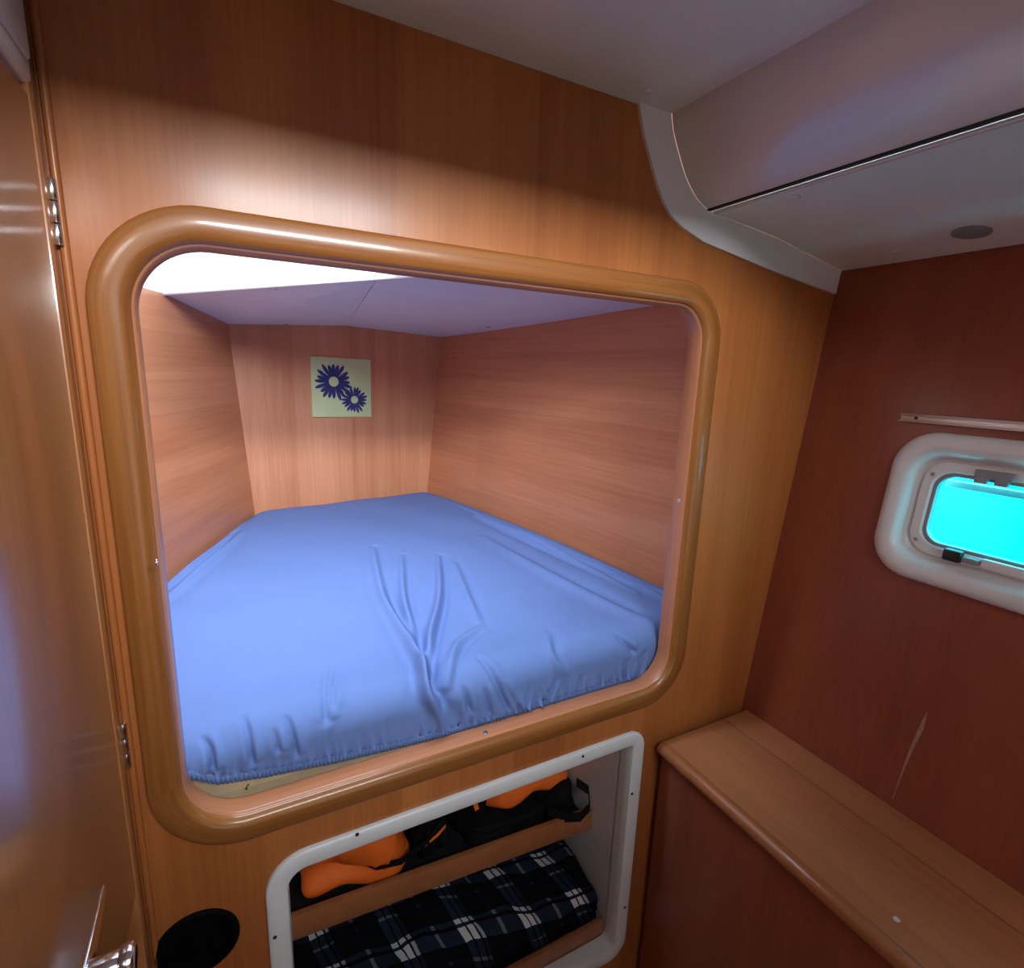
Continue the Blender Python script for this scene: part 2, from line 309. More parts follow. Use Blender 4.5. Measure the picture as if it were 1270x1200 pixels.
# ceiling: flat headliner with the hatch, curved coaming panel, deck-edge panel
HX0, HX1, HY0, HY1 = -0.06, 0.62, -1.78, -0.84
hole = rounded(rect(HX0, HX1, HY0, HY1), [0.09]*4, 8)
ceil = struct(sheet_with_holes('ceiling', [[(-0.2, -2.1), (0.664, -2.1), (0.664, 0.0), (-0.2, 0.0)], hole], 0.012, lambda u, v, w: (u, v, ZC+0.006+w), MLINER), 'pale grey headliner over the cabin')
sweep_loops('hatch_coaming', [[(x, y, z) for x, y in hole] for z in (ZC, 2.26)], MWHITE, ceil, 40)
from_bm('hatch_lid', bm_box((HX0-0.03, HY0-0.03, 2.255), (HX1+0.03, HY1+0.03, 2.27)), MWHITE, ceil)
def extrude_profile(name, pts, y0, y1, mat, parent, thick=0.008):
    lo = [(x, y0, z) for x, z in pts]; hi = [(x, y1, z) for x, z in pts]
    lo2 = [(x+thick*0.5, y0, z+thick) for x, z in pts]; hi2 = [(x+thick*0.5, y1, z+thick) for x, z in pts]
    n = len(pts); v = lo+hi+lo2+hi2; f = []
    for k in range(n-1):
        f.append((k, k+1, n+k+1, n+k)); f.append((2*n+k, 3*n+k, 3*n+k+1, 2*n+k+1))
    for k in (0, n-1): f.append((k, n+k, 3*n+k, 2*n+k))
    return from_vf(name, v, f, mat, parent, 50)
extrude_profile('curved_panel', prof_in[:8], -2.08, -0.0065, MGLOSSLINER, ceil)
extrude_profile('deck_edge_panel', [(0.772, 1.7905)]+prof_in[8:], -2.08, -0.0065, MLINER, ceil)
from_bm('panel_gap', bm_box((0.764, -2.08, 1.7915), (0.772, -0.007, 1.797)), MGAP, ceil)
from_bm('panel_edge_strip', bm_box((0.7725, -2.08, 1.7865), (0.781, -0.012, 1.7915), 0.0015), MGLOSSLINER, ceil)
dp, dn = (0.955, 0, 1.774), (0.159, 0, 1.0)    # plane of the deck-edge panel (outer half)
for q, p0, n0 in (((988, 243), (0.80, 0, 1.789), (0.10, 0, 1)), ((1112, 311), dp, dn), ((803, 113), (0, 0, ZC), (0, 0, 1))):
    screw(ceil, on_plane(*q, p0, n0), (0, 0, -1), 0.0060, MPLAST, 'screw_cap', 0.0035)
# white trim along the top of the bulkhead
n = len(prof_out)
t1 = []
for y in (0.0, -0.006): t1.append([(x, y, z) for x, z in prof_out]+[(x, y, z) for x, z in prof_in[::-1]])
struct(sweep_loops('trim_1', t1, MWHITE, None, 30, True, True), 'white moulded trim strip stepping down under the headliner')
# frame moulding round the berth opening
prof = [(0.0, 0.0), (0.0, -0.0060), (0.001, -0.0085), (0.003, -0.0102), (0.006, -0.0110), (0.013, -0.0122), (0.021, -0.0127), (0.028, -0.0122), (0.0325, -0.0104), (0.0360, -0.0075), (0.0385, -0.0040), (0.0400, 0.0005), (0.0395, 0.004), (0.020, 0.004)]
fr = struct(sweep_loops('trim_2', [[(x, y, z) for x, z in opening(t)] for t, y in prof], MFR, None, 35), 'glossy rounded wooden moulding around the berth opening')
sweep_loops('jamb_lining', [[(x, y, z) for x, z in opening(t)] for t, y in ((0.0395, -0.0005), (0.0415, 0.001), (0.0425, 0.004), (0.0430, 0.031), (0.0420, 0.0325), (0.0200, 0.0325))], MJAMB, fr, 35)
for q in ((842, 621),): screw(fr, on_x(*q, OX1-0.0430), (-1, 0, 0), 0.0045, MMET)
screw(fr, on_z(602, 908, OZ0+0.0430), (0, 0, 1), 0.0045, MMET)
screw(fr, on_x(194, 697, OX0+0.0430), (1, 0, 0), 0.004, MMET)
# bead between bulkhead and door jamb
struct(tube('trim_3', [(XL+0.004, -0.001, 0.0), (XL+0.004, -0.001, 1.92)], 0.0045, MW), 'thin rounded bead down the left edge of the bulkhead')

# ------------------------------------------------------------------ door on the left
DZ0 = 0.815
door = struct(bpy.data.objects.new('door_1', None), 'glossy varnished cherry door folded open at the left'); COL.objects.link(door); door.location = (-0.165, -0.3, DZ0)
from_bm('door_leaf', bm_box((-0.1715, -0.70, DZ0), (-0.1535, -0.0085, 1.745), 0.003), MDOOR, door, 40)
for zc in (1.645, 1.020):
    h = from_bm('hinge', bm_box((-0.1535, -0.022, zc-0.032), (-0.1522, -0.007, zc+0.032), 0.0004), MMET, door, 40)
    for k in range(3):
        z0 = zc-0.032+k*0.0215
        kb = from_bm('knuckle', bm_cyl((-0.1490, -0.0075, z0), (-0.1490, -0.0075, z0+0.0205), 0.0042, 14, 0.0006), MMET, h, 40); kb.location = (0, 0, 0)
# door knob: back plate, barrel, cap
kp = on_x(104, 1214, -0.1535)
pl = from_bm('lock_plate', bm_box((-0.1538, kp[1]-0.06, kp[2]-0.016), (-0.1500, kp[1]+0.085, kp[2]+0.016), 0.0015), MMET, door, 40)
from_bm('knob_barrel', bm_cyl((-0.152, kp[1], kp[2]), (-0.126, kp[1], kp[2]), 0.0135, 28, 0.002), MMET, door, 40)
from_bm('knob_cap', bm_cyl((-0.126, kp[1], kp[2]), (-0.115, kp[1], kp[2]), 0.0165, 28, 0.003), MMET, door, 40)
# white housing high on the left wall
hs = thing('ventilation_housing', (-0.155, -0.2, 1.752), 'white plastic housing high on the wall at the top left corner', 'housing')
from_bm('body', bm_box((-0.1718, -0.42, 1.752), (-0.150, -0.022, 1.86), 0.006, 3), MPLAST, hs, 40)
from_bm('cover', bm_box((-0.1502, -0.40, 1.768), (-0.1455, -0.040, 1.85), 0.002, 2), MPLAST, hs, 40)

# ------------------------------------------------------------------ porthole
win = struct(bpy.data.objects.new('window_1', None), 'white oval-cornered porthole with turquoise pane'); COL.objects.link(win); win.location = (1.12, -0.42, 1.15)
pp = [(0.0, 0.001), (0.0, -0.006), (0.003, -0.012), (0.010, -0.017), (0.020, -0.019), (0.030, -0.016), (0.037, -0.008), (0.042, 0.004), (0.046, 0.010), (0.052, 0.012), (0.056, 0.011)]
sweep_loops('surround', [[hull3(u, v, w) for u, v in port(t)] for t, w in pp], MPLAST, win, 40)
pp2 = [(0.050, 0.018), (0.050, 0.008), (0.053, 0.005), (0.066, 0.005), (0.069, 0.008), (0.070, 0.022), (0.050, 0.030)]
ring = sweep_loops('inner_ring', [[hull3(u, v, w) for u, v in port(t)] for t, w in pp2], MPLAST, win, 40)
pp3 = [(0.0685, 0.012), (0.0685, 0.009), (0.071, 0.008), (0.075, 0.009), (0.076, 0.020), (0.0685, 0.024)]
sweep_loops('pane_gasket', [[hull3(u, v, w) for u, v in port(t)] for t, w in pp3], MGREY, win, 40)
pl2 = [hull3(u, v, 0.016) for u, v in port(0.073)]; pl3 = [hull3(u, v, 0.021) for u, v in port(0.073)]
sweep_loops('pane', [pl2, pl3], MPANE, win, None, True, True)
def hull_box(name, u0, u1, v0, v1, w0, w1, mat, parent, bev=0.001):
    b = bm_box((w0, u0, v0), (w1, u1, v1), bev)
    for vv in b.verts: vv.co = Vector(hull3(vv.co.y, vv.co.z, vv.co.x))
    return from_bm(name, b, mat, parent, 40)
hull_box('glare_bar', 0.27, 0.60, 1.322, 1.334, 0.040, 0.055, MPLAST, win)  # white bar added to imitate a strip of glare across the pane
for u0 in (0.325, 0.50):
    hg = hull_box('hinge', u0, u0+0.052, 1.352, 1.366, -0.003, 0.006, MGREY, win)
    for du in (0.002, 0.030):
        k = hull_box('hinge_knuckle', u0+du, u0+du+0.018, 1.343, 1.354, -0.005, 0.006, MGREY, hg); k.location = (0, 0, 0)
lt = hull_box('latch', 0.313, 0.340, 1.202, 1.222, -0.010, 0.006, MDK, win, 0.003)
hull_box('latch_arm', 0.340, 0.365, 1.205, 1.215, -0.006, 0.006, MGREY, win, 0.002)
hull_box('latch_catch', 0.366, 0.430, 1.203, 1.219, -0.002, 0.007, MPLAST, win, 0.002)
for u, v in ((0.262, 1.345), (0.262, 1.222), (0.60, 1.345), (0.60, 1.222)):
    screw(win, hull3(u, v, 0.0045), (-1, 0, 0.1), 0.0035, MGREY)
rail = thing('curtain_rail', hull3(0.19, 1.438, 0), 'slim aluminium curtain rail screwed above the porthole', 'rail')
hull_box('channel', 0.189, 0.90, 1.4365, 1.4505, -0.0015, 0.0005, MALU, rail, 0.0004)
hull_box('lip', 0.189, 0.90, 1.4485, 1.4510, -0.008, 0.0, MALU, rail, 0.0006)
hull_box('lip', 0.189, 0.90, 1.4360, 1.4385, -0.008, 0.0, MALU, rail, 0.0006)
for u in (0.215, 0.48, 0.75): screw(rail, hull3(u, 1.4435, -0.0016), (-1, 0, 0.1), 0.0028, MDK)
# sea outside
struct(from_vf('sea', [(1.4, -60, 0.35), (120, -60, 0.35), (120, 60, 0.35), (1.4, 60, 0.35)], [(0, 1, 2, 3)], MWATER), 'turquoise sea outside the porthole')

# round recessed light in the deck-edge panel
lc = on_plane(1205, 287, dp, dn); nrm = Vector((-0.157, 0, -0.988))
cl = thing('ceiling_light', tuple(lc), 'round grey recessed light in the sloping ceiling panel above the porthole', 'light')
p = Vector(lc); from_bm('bezel', bm_cyl(p-nrm*0.003, p+nrm*0.003, 0.027, 32, 0.0015), MGREY, cl, 40)
from_bm('lens', bm_cyl(p+nrm*0.001, p+nrm*0.0042, 0.020, 32, 0.001), MGREY, cl, 40)

# ------------------------------------------------------------------ side shelf along the hull
sf = thing('side_shelf', (0.9, -0.6, 0.0), 'long wooden shelf with rounded front edge along the hull side', 'shelf')
ZS = 0.725
from_bm('shelf_board', bm_box((0.785, -2.05, ZS-0.020), (0.9715, -0.0155, ZS), 0.001), MSH, sf)
from_bm('rear_board', bm_box((0.9745, -2.05, ZS-0.020), (1.0545, -0.0155, ZS-0.0005), 0.001), MSH, sf)
from_bm('joint', bm_box((0.9705, -2.05, ZS-0.012), (0.9755, -0.0155, ZS-0.004)), MGAP, sf)
nose = [(0.790, ZS)]+[(0.783-0.014*math.sin(a), ZS-0.0135+0.0145*math.cos(a)) for a in np.linspace(0, math.pi, 12)]+[(0.790, ZS-0.028)]
sweep_loops('edge_moulding', [[(x, y, z) for x, z in nose] for y in (-2.05, -0.022, -0.017)], MNOSE, sf, 40, True, True)
from_bm('front_panel', bm_box((0.787, -2.05, 0.0), (0.800, -0.0155, ZS-0.021)), MHULL, sf)
from_bm('stain', bm_cyl((*on_z(1112, 1140, ZS)[:2], ZS-0.0003), (*on_z(1112, 1140, ZS)[:2], ZS+0.0006), 0.0048, 7), MPLAST, sf)

# ------------------------------------------------------------------ berth alcove
ZB = 0.972
BL, BR = np.array([0.046, 1.372]), np.array([0.760, 1.500])          # back corners at mattress level
BLt, BRt = np.array([0.004, 1.385, 1.628]), np.array([0.825, 1.512, 1.640])
left_b = [(-0.455, 0.026), (-0.185, 0.740), (0.046, 1.372)]; left_t = [(-0.47, 0.026), (-0.200, 0.80), (0.004, 1.385)]
right_b = [(0.760, 1.500), (0.845, 1.18), (0.918, 0.817), (0.992, 0.223), (1.010, 0.026)]; right_t = [(0.825, 1.512), (0.90, 1.18), (0.965, 0.80), (1.035, 0.30), (1.052, 0.026)]
def ruled_wall(name, bot, top, z0, z1, zr, mat, off, label):
    """wall through the line bot at height zr, leaning to top at 1.63, continued down to z0 and up to z1."""
    def at(b, t, z): k = (z-zr)/(1.63-zr); return (b[0]+(t[0]-b[0])*k, b[1]+(t[1]-b[1])*k, z)
    a = [[at(b, t, z) for b, t in zip(bot, top)] for z in (z0, zr, 1.63, z1)]
    bck = [[(x+off[0], y+off[1], z) for x, y, z in r] for r in a]
    n = len(bot); v = [q for r in a for q in r]+[q for r in bck for q in r]; f = []
    N = 4*n
    for i in range(3):
        for k in range(n-1):
            f.append((i*n+k, i*n+k+1, (i+1)*n+k+1, (i+1)*n+k)); f.append((N+i*n+k, N+(i+1)*n+k, N+(i+1)*n+k+1, N+i*n+k+1))
    for i in range(3):
        for k in (0, n-1): f.append((i*n+k, (i+1)*n+k, N+(i+1)*n+k, N+i*n+k))
    for k in range(n-1):
        f.append((k, k+1, N+k+1, N+k)); f.append((3*n+k, 3*n+k+1, N+3*n+k+1, N+3*n+k))
    b = bmesh.new(); me = bpy.data.meshes.new('t'); me.from_pydata(v, [], f); b.from_mesh(me); bpy.data.meshes.remove(me)
    return struct(from_bm(name, b, mat), label)
ruled_wall('wall_alcove_left', left_b, left_t, 0.80, 1.672, ZB, MWH, (-0.02, 0.01), 'reddish veneer wall on the left of the berth')
ruled_wall('wall_alcove_right', right_b, right_t, 0.80, 1.76, ZB, MWH, (0.02, 0.004), 'horizontally grained veneer wall on the right of the berth')
ruled_wall('wall_alcove_back', [(0.046, 1.372), (0.760, 1.500)], [(0.004, 1.385), (0.825, 1.512)], 0.80, 1.76, ZB, MWB, (-0.003, 0.02), 'vertically grained veneer wall at the foot of the berth')
# alcove ceiling: two panels meeting at a seam, and the hatch well above the near left half
L0 = on_z(172, 366, 1.668); BM = np.array([0.412, 1.452, 1.656]); L1 = on_z(540, 339.0, 1.705); L2 = np.array([0.56, 0.03, 1.715])
L0x = L0+(L0-L1)*0.06
ac = struct(bpy.data.objects.new('ceiling_alcove', None), 'lilac white ceiling panels over the berth'); COL.objects.link(ac); ac.location = (0.3, 0.8, 1.65)
def slab(name, poly, mat, parent, th=0.01):
    n = len(poly); v = [tuple(p) for p in poly]+[(p[0], p[1], p[2]+th) for p in poly]
    f = [tuple(range(n)), tuple(range(2*n-1, n-1, -1))]+[(k, (k+1) % n, n+(k+1) % n, n+k) for k in range(n)]
    b = bmesh.new(); me = bpy.data.meshes.new('t'); me.from_pydata(v, [], f); b.from_mesh(me); bpy.data.meshes.remove(me)
    bmesh.ops.triangulate(b, faces=[q for q in b.faces if len(q.verts) > 4])
    return from_bm(name, b, mat, parent)
e = np.array([0.0012, 0, 0])
s0 = on_z(468, 345, 1.6975)
slab('ceiling_panel', [(0.0, 1.40, 1.6285), BM-e, s0-e, L0x], MLINER, ac)
slab('ceiling_panel', [BM+e, (0.84, 1.525, 1.640), (0.985, 0.80, 1.672), (1.045, 0.34, 1.694), (1.075, 0.03, 1.704), L2, L1, s0+e], MLINER, ac)
from_bm('panel_gap', bm_box((0.30, 0.4, 1.72), (0.43, 1.46, 1.722)), MGAP, ac)
tube('well_lip', [tuple(L0x), tuple(L1), tuple((L1+L2)/2), tuple(L2)], 0.006, MWHITE, ac)
for q, z in (((343, 358.5), 1.684), ((452, 364), 1.694), ((486, 351), 1.699), ((355, 402), 1.64), ((605, 405.5), 1.655), ((491, 411.5), 1.648)):
    screw(ac, on_z(*q, z-0.001), (0, 0, -1), 0.0032 if q[0] != 605 else 0.009, MDK if q[0] != 605 else MGREY)
well_b = [L0x, L1, L2]; off = np.array([0.05, 0.05, 0.0])
v = [tuple(p) for p in well_b]+[tuple(np.array([p[0], p[1], 1.96])+off) for p in well_b]
from_vf('hatch_well_side', v, [(0, 1, 4, 3), (1, 2, 5, 4)], MWHITE, ac, 40)
la, lb = np.array([L0x[0]-0.012, L0x[1], 1.66]), np.array([-0.485, 0.026, 1.66])
from_vf('hatch_well_side', [tuple(la), tuple(lb), (lb[0]-0.05, lb[1], 1.96), (la[0]-0.02, la[1]+0.05, 1.96)], [(0, 1, 2, 3)], MWHITE, ac)
from_bm('hatch_lid', bm_box((-0.60, 0.026, 1.955), (0.66, 1.15, 1.965)), MWHITE, ac)
# bunk board
struct(from_bm('floor_alcove', bm_box((-0.46, 0.03, 0.842), (1.02, 1.52, 0.858)), MFOAM), 'plywood berth base under the mattress')

# ------------------------------------------------------------------ mattress with fitted sheet
mt = thing('mattress', (0.35, 0.7, 0.858), 'berth mattress in a creased blue fitted sheet', 'mattress')
YF, RR = 0.037, 0.055
def s_of(q):                                   # photo point -> (X, arc coordinate over the front edge)
    p = on_z(*q, ZB)
    if p[1] > YF+RR*0.6: return p[0], p[1]-YF-RR+math.pi*RR/4
    p = on_y(*q, YF+0.004); return p[0], min(p[2]-ZB+RR-math.pi*RR/4, 0.01)
folds = [  # photo polyline, height, width
 ([(462, 680), (474, 735), (497, 778), (519, 818), (531, 858), (546, 888), (550, 908)], 0.0090, 0.014),
 ([(498, 690), (500, 735), (512, 785), (525, 830)], 0.0065, 0.012),
 ([(543, 690), (545, 735), (534, 785), (531, 835), (540, 870)], 0.0085, 0.012),
 ([(563, 698), (580, 740), (594, 770)], 0.0040, 0.014),
 ([(597, 775), (570, 795), (560, 818), (556, 850)], 0.0050, 0.012),
 ([(590, 812), (610, 832), (620, 858), (632, 882)], 0.0060, 0.010),
 ([(575, 850), (582, 880)], 0.0050, 0.008), ([(622, 845), (645, 882)], 0.0050, 0.008),
 ([(592, 640), (650, 665), (730, 700), (824, 742)], 0.0085, 0.016),
 ([(560, 625), (640, 658), (740, 705), (820, 735)], 0.0060, 0.010),
 ([(600, 665), (680, 712), (760, 752), (815, 770)], 0.0040, 0.024),
 ([(640, 660), (720, 700), (790, 735)], 0.0035, 0.012),
 ([(206, 742), (255, 700), (300, 660)], 0.0060, 0.016), ([(206, 722), (250, 687), (306, 645)], 0.0045, 0.012),
 ([(247, 905), (260, 930), (266, 955)], 0.0050, 0.007), ([(300, 885), (307, 910), (313, 945)], 0.0050, 0.007),
 ([(353, 882), (361, 905), (368, 935)], 0.0050, 0.007), ([(404, 820), (403, 860), (405, 895)], 0.0035, 0.009), ([(418, 830), (414, 880)], 0.0030, 0.008),
 ([(340, 905), (345, 930)], 0.004, 0.006), ([(678, 785), (688, 812), (700, 835)], 0.0035, 0.012), ([(768, 782), (785, 808)], 0.0045, 0.010),
 ([(690, 840), (672, 875)], 0.0055, 0.008), ([(722, 835), (712, 862)], 0.0055, 0.008), ([(775, 815), (770, 850)], 0.0060, 0.009), ([(800, 805), (786, 838)], 0.0060, 0.009), ([(745, 835), (735, 860)], 0.004, 0.008),
 ([(655, 850), (648, 880)], 0.0050, 0.007), ([(600, 850), (606, 885)], 0.0050, 0.007),
]
hem_px = [(200, 920), (222, 945), (270, 966), (330, 957), (420, 939), (545, 912), (600, 915), (700, 895), (800, 865), (830, 855)]
hem = np.array([[on_y(*q, YF-0.002)[0], on_y(*q, YF-0.002)[2]] for q in hem_px]); hem[:, 1] = np.clip(hem[:, 1], 0.868, 0.93)
NX, NF, NT = 420, 44, 250
def Lx(y): return np.interp(y, [p[1] for p in left_b], [p[0] for p in left_b])+0.004
def Rx(y): return np.interp(y, [p[1] for p in right_b][::-1], [p[0] for p in right_b][::-1])-0.004
a = np.linspace(0, 1, NX)
def zhem(x): return np.interp(x, hem[:, 0], hem[:, 1], left=hem[0, 1], right=hem[-1, 1])
A4 = math.pi*RR/4
P = np.zeros((NF+NT, NX, 3)); Nn = np.zeros_like(P); Sx = np.zeros((NF+NT, NX)); SS = np.zeros_like(Sx); HD = np.zeros_like(Sx)
for j in range(NF+NT):
    if j < NF:
        x = Lx(YF)+a*(Rx(YF)-Lx(YF)); sh = zhem(x)-ZB+RR-A4; s = sh+(A4-sh)*(j/(NF))
        th = np.clip((s+A4)/RR, 0, math.pi/2)
        P[j, :, 0] = x; P[j, :, 1] = YF+RR-RR*np.cos(th); P[j, :, 2] = np.where(s < -A4, ZB-RR+(s+A4), ZB-RR+RR*np.sin(th))
        Nn[j, :, 1] = -np.cos(th); Nn[j, :, 2] = np.sin(th); HD[j] = s-sh
    else:
        t = ((j-NF)/(NT-1))**1.25
        x0 = Lx(YF)+a*(Rx(YF)-Lx(YF)); yb = BL[1]+(BR[1]-BL[1])*a-0.004; y = YF+RR+t*(yb-YF-RR)
        x = Lx(y)+a*(Rx(y)-Lx(y)); s = A4+(y-YF-RR)
        P[j, :, 0] = x; P[j, :, 1] = y; P[j, :, 2] = ZB; Nn[j, :, 2] = 1.0; HD[j] = s-(zhem(x)-ZB+RR-A4)
    Sx[j] = P[j, :, 0]; SS[j] = s
H = np.zeros_like(Sx)
for pts, amp, w in folds:
    c = np.array([s_of(q) for q in pts]); cc = []
    for k in range(len(c)-1):                       # smooth resample
        p0 = c[max(k-1, 0)]; p1 = c[k]; p2 = c[k+1]; p3 = c[min(k+2, len(c)-1)]
        for t in np.linspace(0, 1, 6, endpoint=False):
            cc.append(0.5*((2*p1)+(-p0+p2)*t+(2*p0-5*p1+4*p2-p3)*t*t+(-p0+3*p1-3*p2+p3)*t**3))
    cc.append(c[-1]); cc = np.array(cc)
    lo = cc.min(0)-4*w; hi = cc.max(0)+4*w
    sel = (Sx > lo[0]) & (Sx < hi[0]) & (SS > lo[1]) & (SS < hi[1])
    q = np.stack([Sx[sel], SS[sel]], -1); best = np.full(len(q), 1e9); sd = np.zeros(len(q)); tt = np.zeros(len(q)); m = len(cc)-1
    for k in range(m):
        d = cc[k+1]-cc[k]; L = d@d+1e-12; r = q-cc[k]; u = np.clip(r@d/L, 0, 1); e_ = r-u[:, None]*d; dist = np.hypot(e_[:, 0], e_[:, 1])
        b_ = dist < best; best[b_] = dist[b_]; sd[b_] = np.sign(d[0]*r[b_, 1]-d[1]*r[b_, 0])*dist[b_]; tt[b_] = (k+u[b_])/m
    fade = np.clip(np.sin(np.pi*np.clip(tt*0.80+0.10, 0, 1)), 0, 1)
    g = np.exp(-(sd/(0.75*w))**2)-0.75*np.exp(-((sd-1.3*w)/(0.8*w))**2)-0.25*np.exp(-((sd+1.6*w)/w)**2)
    if w <= 0.010:                                     # narrow creases running into the gathers
        g = -0.95*np.exp(-(sd/(0.55*w))**2)+0.5*np.exp(-((sd-1.15*w)/(0.9*w))**2)+0.25*np.exp(-((sd+1.3*w)/w)**2)
        fade = 1.5*np.clip(tt, 0, 1)**0.7*np.clip((1-tt)*6+0.3, 0, 1)*np.exp(-np.clip(best-4*w, 0, 1)/w)
    H[sel] += 1.7*amp*fade*g
rng = np.random.RandomState(3)
for lam, am, dec in ((0.0085, 0.0042, 0.011), (0.013, 0.0056, 0.016), (0.021, 0.0042, 0.024), (0.034, 0.0006, 0.045)):
    kx = np.cumsum(rng.uniform(0.6, 1.5, 4000))*lam-1.0
    ph = np.interp(Sx+0.12*lam*np.sin(SS*90)+rng.uniform(-.05, .05)*HD, kx, np.arange(4000)*2*math.pi)
    mod = 0.55+0.45*np.sin(Sx*23+lam*900)*np.sin(Sx*57+1.3)
    H += am*np.sin(ph)*np.exp(-np.clip(HD, 0, 1)/dec)*mod
H += 0.0025*np.sin(Sx*9+1)*np.sin(SS*7)+0.0012*np.sin(Sx*21+SS*13)
# edges roll down towards the walls
yy = P[..., 1]; dl = np.minimum(Sx-Lx(yy), Rx(yy)-Sx); db = (BL[1]+(BR[1]-BL[1])*a)[None, :]-yy
edge = lambda d, w, h: -h*np.clip(1-d/w, 0, 1)**2.2
P[..., 2] += edge(dl, 0.055, 0.022)+edge(db, 0.07, 0.018)
P += Nn*H[..., None]
grid_mesh('fitted_sheet', P, MSHEET, mt)
# ribbed elastic hem
xs = np.linspace(Lx(YF)+0.01, Rx(YF)-0.01, 2600); zz = zhem(xs); rib = 0.0014*np.sin(np.cumsum(rng.uniform(0.7, 1.3, 2600))*2*math.pi*(xs[1]-xs[0])/0.0060)
rows = []
for dz, dy in ((0.004, 0.001), (0.0015, -0.0025), (-0.004, -0.003), (-0.0085, -0.0022), (-0.0105, 0.002)):
    rows.append(np.stack([xs, YF-0.001+dy-rib, zz+dz], -1))
grid_mesh('elastic_hem', np.array(rows), MHEM, mt)
core = bmesh.new(); bot = [(Lx(YF+0.014)+0.01, YF+0.016), (Rx(YF+0.014)-0.01, YF+0.016), (Rx(0.8)-0.012, 0.8), (BR[0]-0.02, BR[1]-0.02), (BL[0]+0.02, BL[1]-0.02), (Lx(0.74)+0.012, 0.74)]
lo = [core.verts.new((x, y, 0.859)) for x, y in bot]; hi = [core.verts.new((x, y, 0.908)) for x, y in bot]
core.faces.new(lo[::-1]); core.faces.new(hi)
for k in range(6): core.faces.new((lo[k], lo[(k+1) % 6], hi[(k+1) % 6], hi[k]))
from_bm('foam_core', core, MFOAM, mt)
for q in ((305, 977), (400, 956)):
    c = on_y(*q, YF+0.013); tube('hook', [(c[0]+0.012, c[1], c[2]-0.006), (c[0]+0.002, c[1], c[2]-0.004), (c[0], c[1]-0.001, c[2]), (c[0]+0.004, c[1], c[2]+0.005)], 0.0012, MDK, mt, 6)

# ------------------------------------------------------------------ picture on the foot wall
d_ = BR-BL; ux = np.array([d_[0], d_[1], 0])/np.linalg.norm(d_); nb = np.array([ux[1], -ux[0], 0.0])
pb = np.array([BL[0], BL[1], ZB]); pt = BLt; 
wv = np.array([pt[0]-pb[0], pt[1]-pb[1], pt[2]-pb[2]]); nb = np.cross(ux, wv); nb /= np.linalg.norm(nb)
if nb[1] > 0: nb = -nb
vz = np.cross(nb, ux); vz = vz if vz[2] > 0 else -vz
tl, tr_, br_, bl_ = [on_plane(*q, pb, nb) for q in ((384, 441), (457.5, 446.5), (459.5, 517), (386, 516.5))]
cp = (tl+tr_+br_+bl_)/4; wpx = (np.linalg.norm(tr_-tl)+np.linalg.norm(br_-bl_))/4; hpx = (np.linalg.norm(tl-bl_)+np.linalg.norm(tr_-br_))/4
pic = thing('canvas_picture', tuple(cp-vz*hpx), 'square yellow green canvas with two navy daisies on the foot wall', 'picture')
tilt = math.radians(-1.0)
def pic3(u, v, w):
    u, v = u*math.cos(tilt)-v*math.sin(tilt), u*math.sin(tilt)+v*math.cos(tilt)
    return Vector(cp+ux*u+vz*v+nb*w)
b = bm_box((-wpx, -hpx, 0.001), (wpx, hpx, 0.014), 0.0015)
for vv in b.verts: vv.co = pic3(*vv.co)
from_bm('canvas', b, MCANVAS, pic)
def daisy(cu, cv, r0, r1, npet, seed):
    rg = random.Random(seed); v = []; f = []
    for k in range(npet):
        th = 2*math.pi*(k+rg.uniform(-.15, .15))/npet; R1 = r1*rg.uniform(0.86, 1.06); wd = 2*math.pi*r1/npet*0.30
        for (rr, ww) in ((r0, 0.55), (r0+(R1-r0)*0.35, 0.9), (r0+(R1-r0)*0.68, 1.0), (r0+(R1-r0)*0.90, 0.62)):
            for sgn in (-1, 1): v.append(pic3(cu+rr*math.cos(th)-sgn*ww*wd*math.sin(th), cv+rr*math.sin(th)+sgn*ww*wd*math.cos(th), 0.0147))
        v.append(pic3(cu+R1*math.cos(th), cv+R1*math.sin(th), 0.0147)); b0 = k*9
        for i in range(3): f.append((b0+2*i, b0+2*i+1, b0+2*i+3, b0+2*i+2))
        f.append((b0+6, b0+7, b0+8))
    b0 = len(v); N = 40                              # ring that joins the petals
    for k in range(N):
        th = 2*math.pi*k/N
        for rr in (r0*0.97, r0*1.45): v.append(pic3(cu+rr*math.cos(th), cv+rr*math.sin(th), 0.0148))
    for k in range(N): f.append((b0+2*k, b0+2*k+1, b0+2*((k+1) % N)+1, b0+2*((k+1) % N)))
    return from_vf('printed_daisy', v, f, MPETAL, pic)
daisy(-0.285*wpx, 0.195*hpx, 0.165*wpx, 0.63*wpx, 20, 4)
daisy(0.405*wpx, -0.40*hpx, 0.13*wpx, 0.46*wpx, 20, 9)

# ------------------------------------------------------------------ locker below the berth
lk = thing('storage_locker', (0.37, 0.0, 0.16), 'white framed open locker recess below the berth', 'locker')
lp = [(0.0, 0.0), (0.0, -0.005), (0.002, -0.0075), (0.006, -0.0085), (0.026, -0.0085), (0.031, -0.006), (0.0335, 0.0), (0.0345, 0.012), (0.0345, 0.030), (0.020, 0.030)]
sweep_loops('surround', [[(x, y, z) for x, z in locker(t)] for t, y in lp], MPLAST, lk, 40)
IX0, IX1, IZ0, IZ1 = LX0+0.0345, LX1-0.0345, LZ0+0.0345, LZ1-0.0345
from_bm('side_lining', bm_box((IX1, 0.028, IZ0-0.01), (IX1+0.008, 0.42, IZ1+0.03)), MPLAST, lk)
from_bm('side_lining', bm_box((IX0-0.008, 0.028, IZ0-0.01), (IX0, 0.42, IZ1+0.03)), MPLAST, lk)
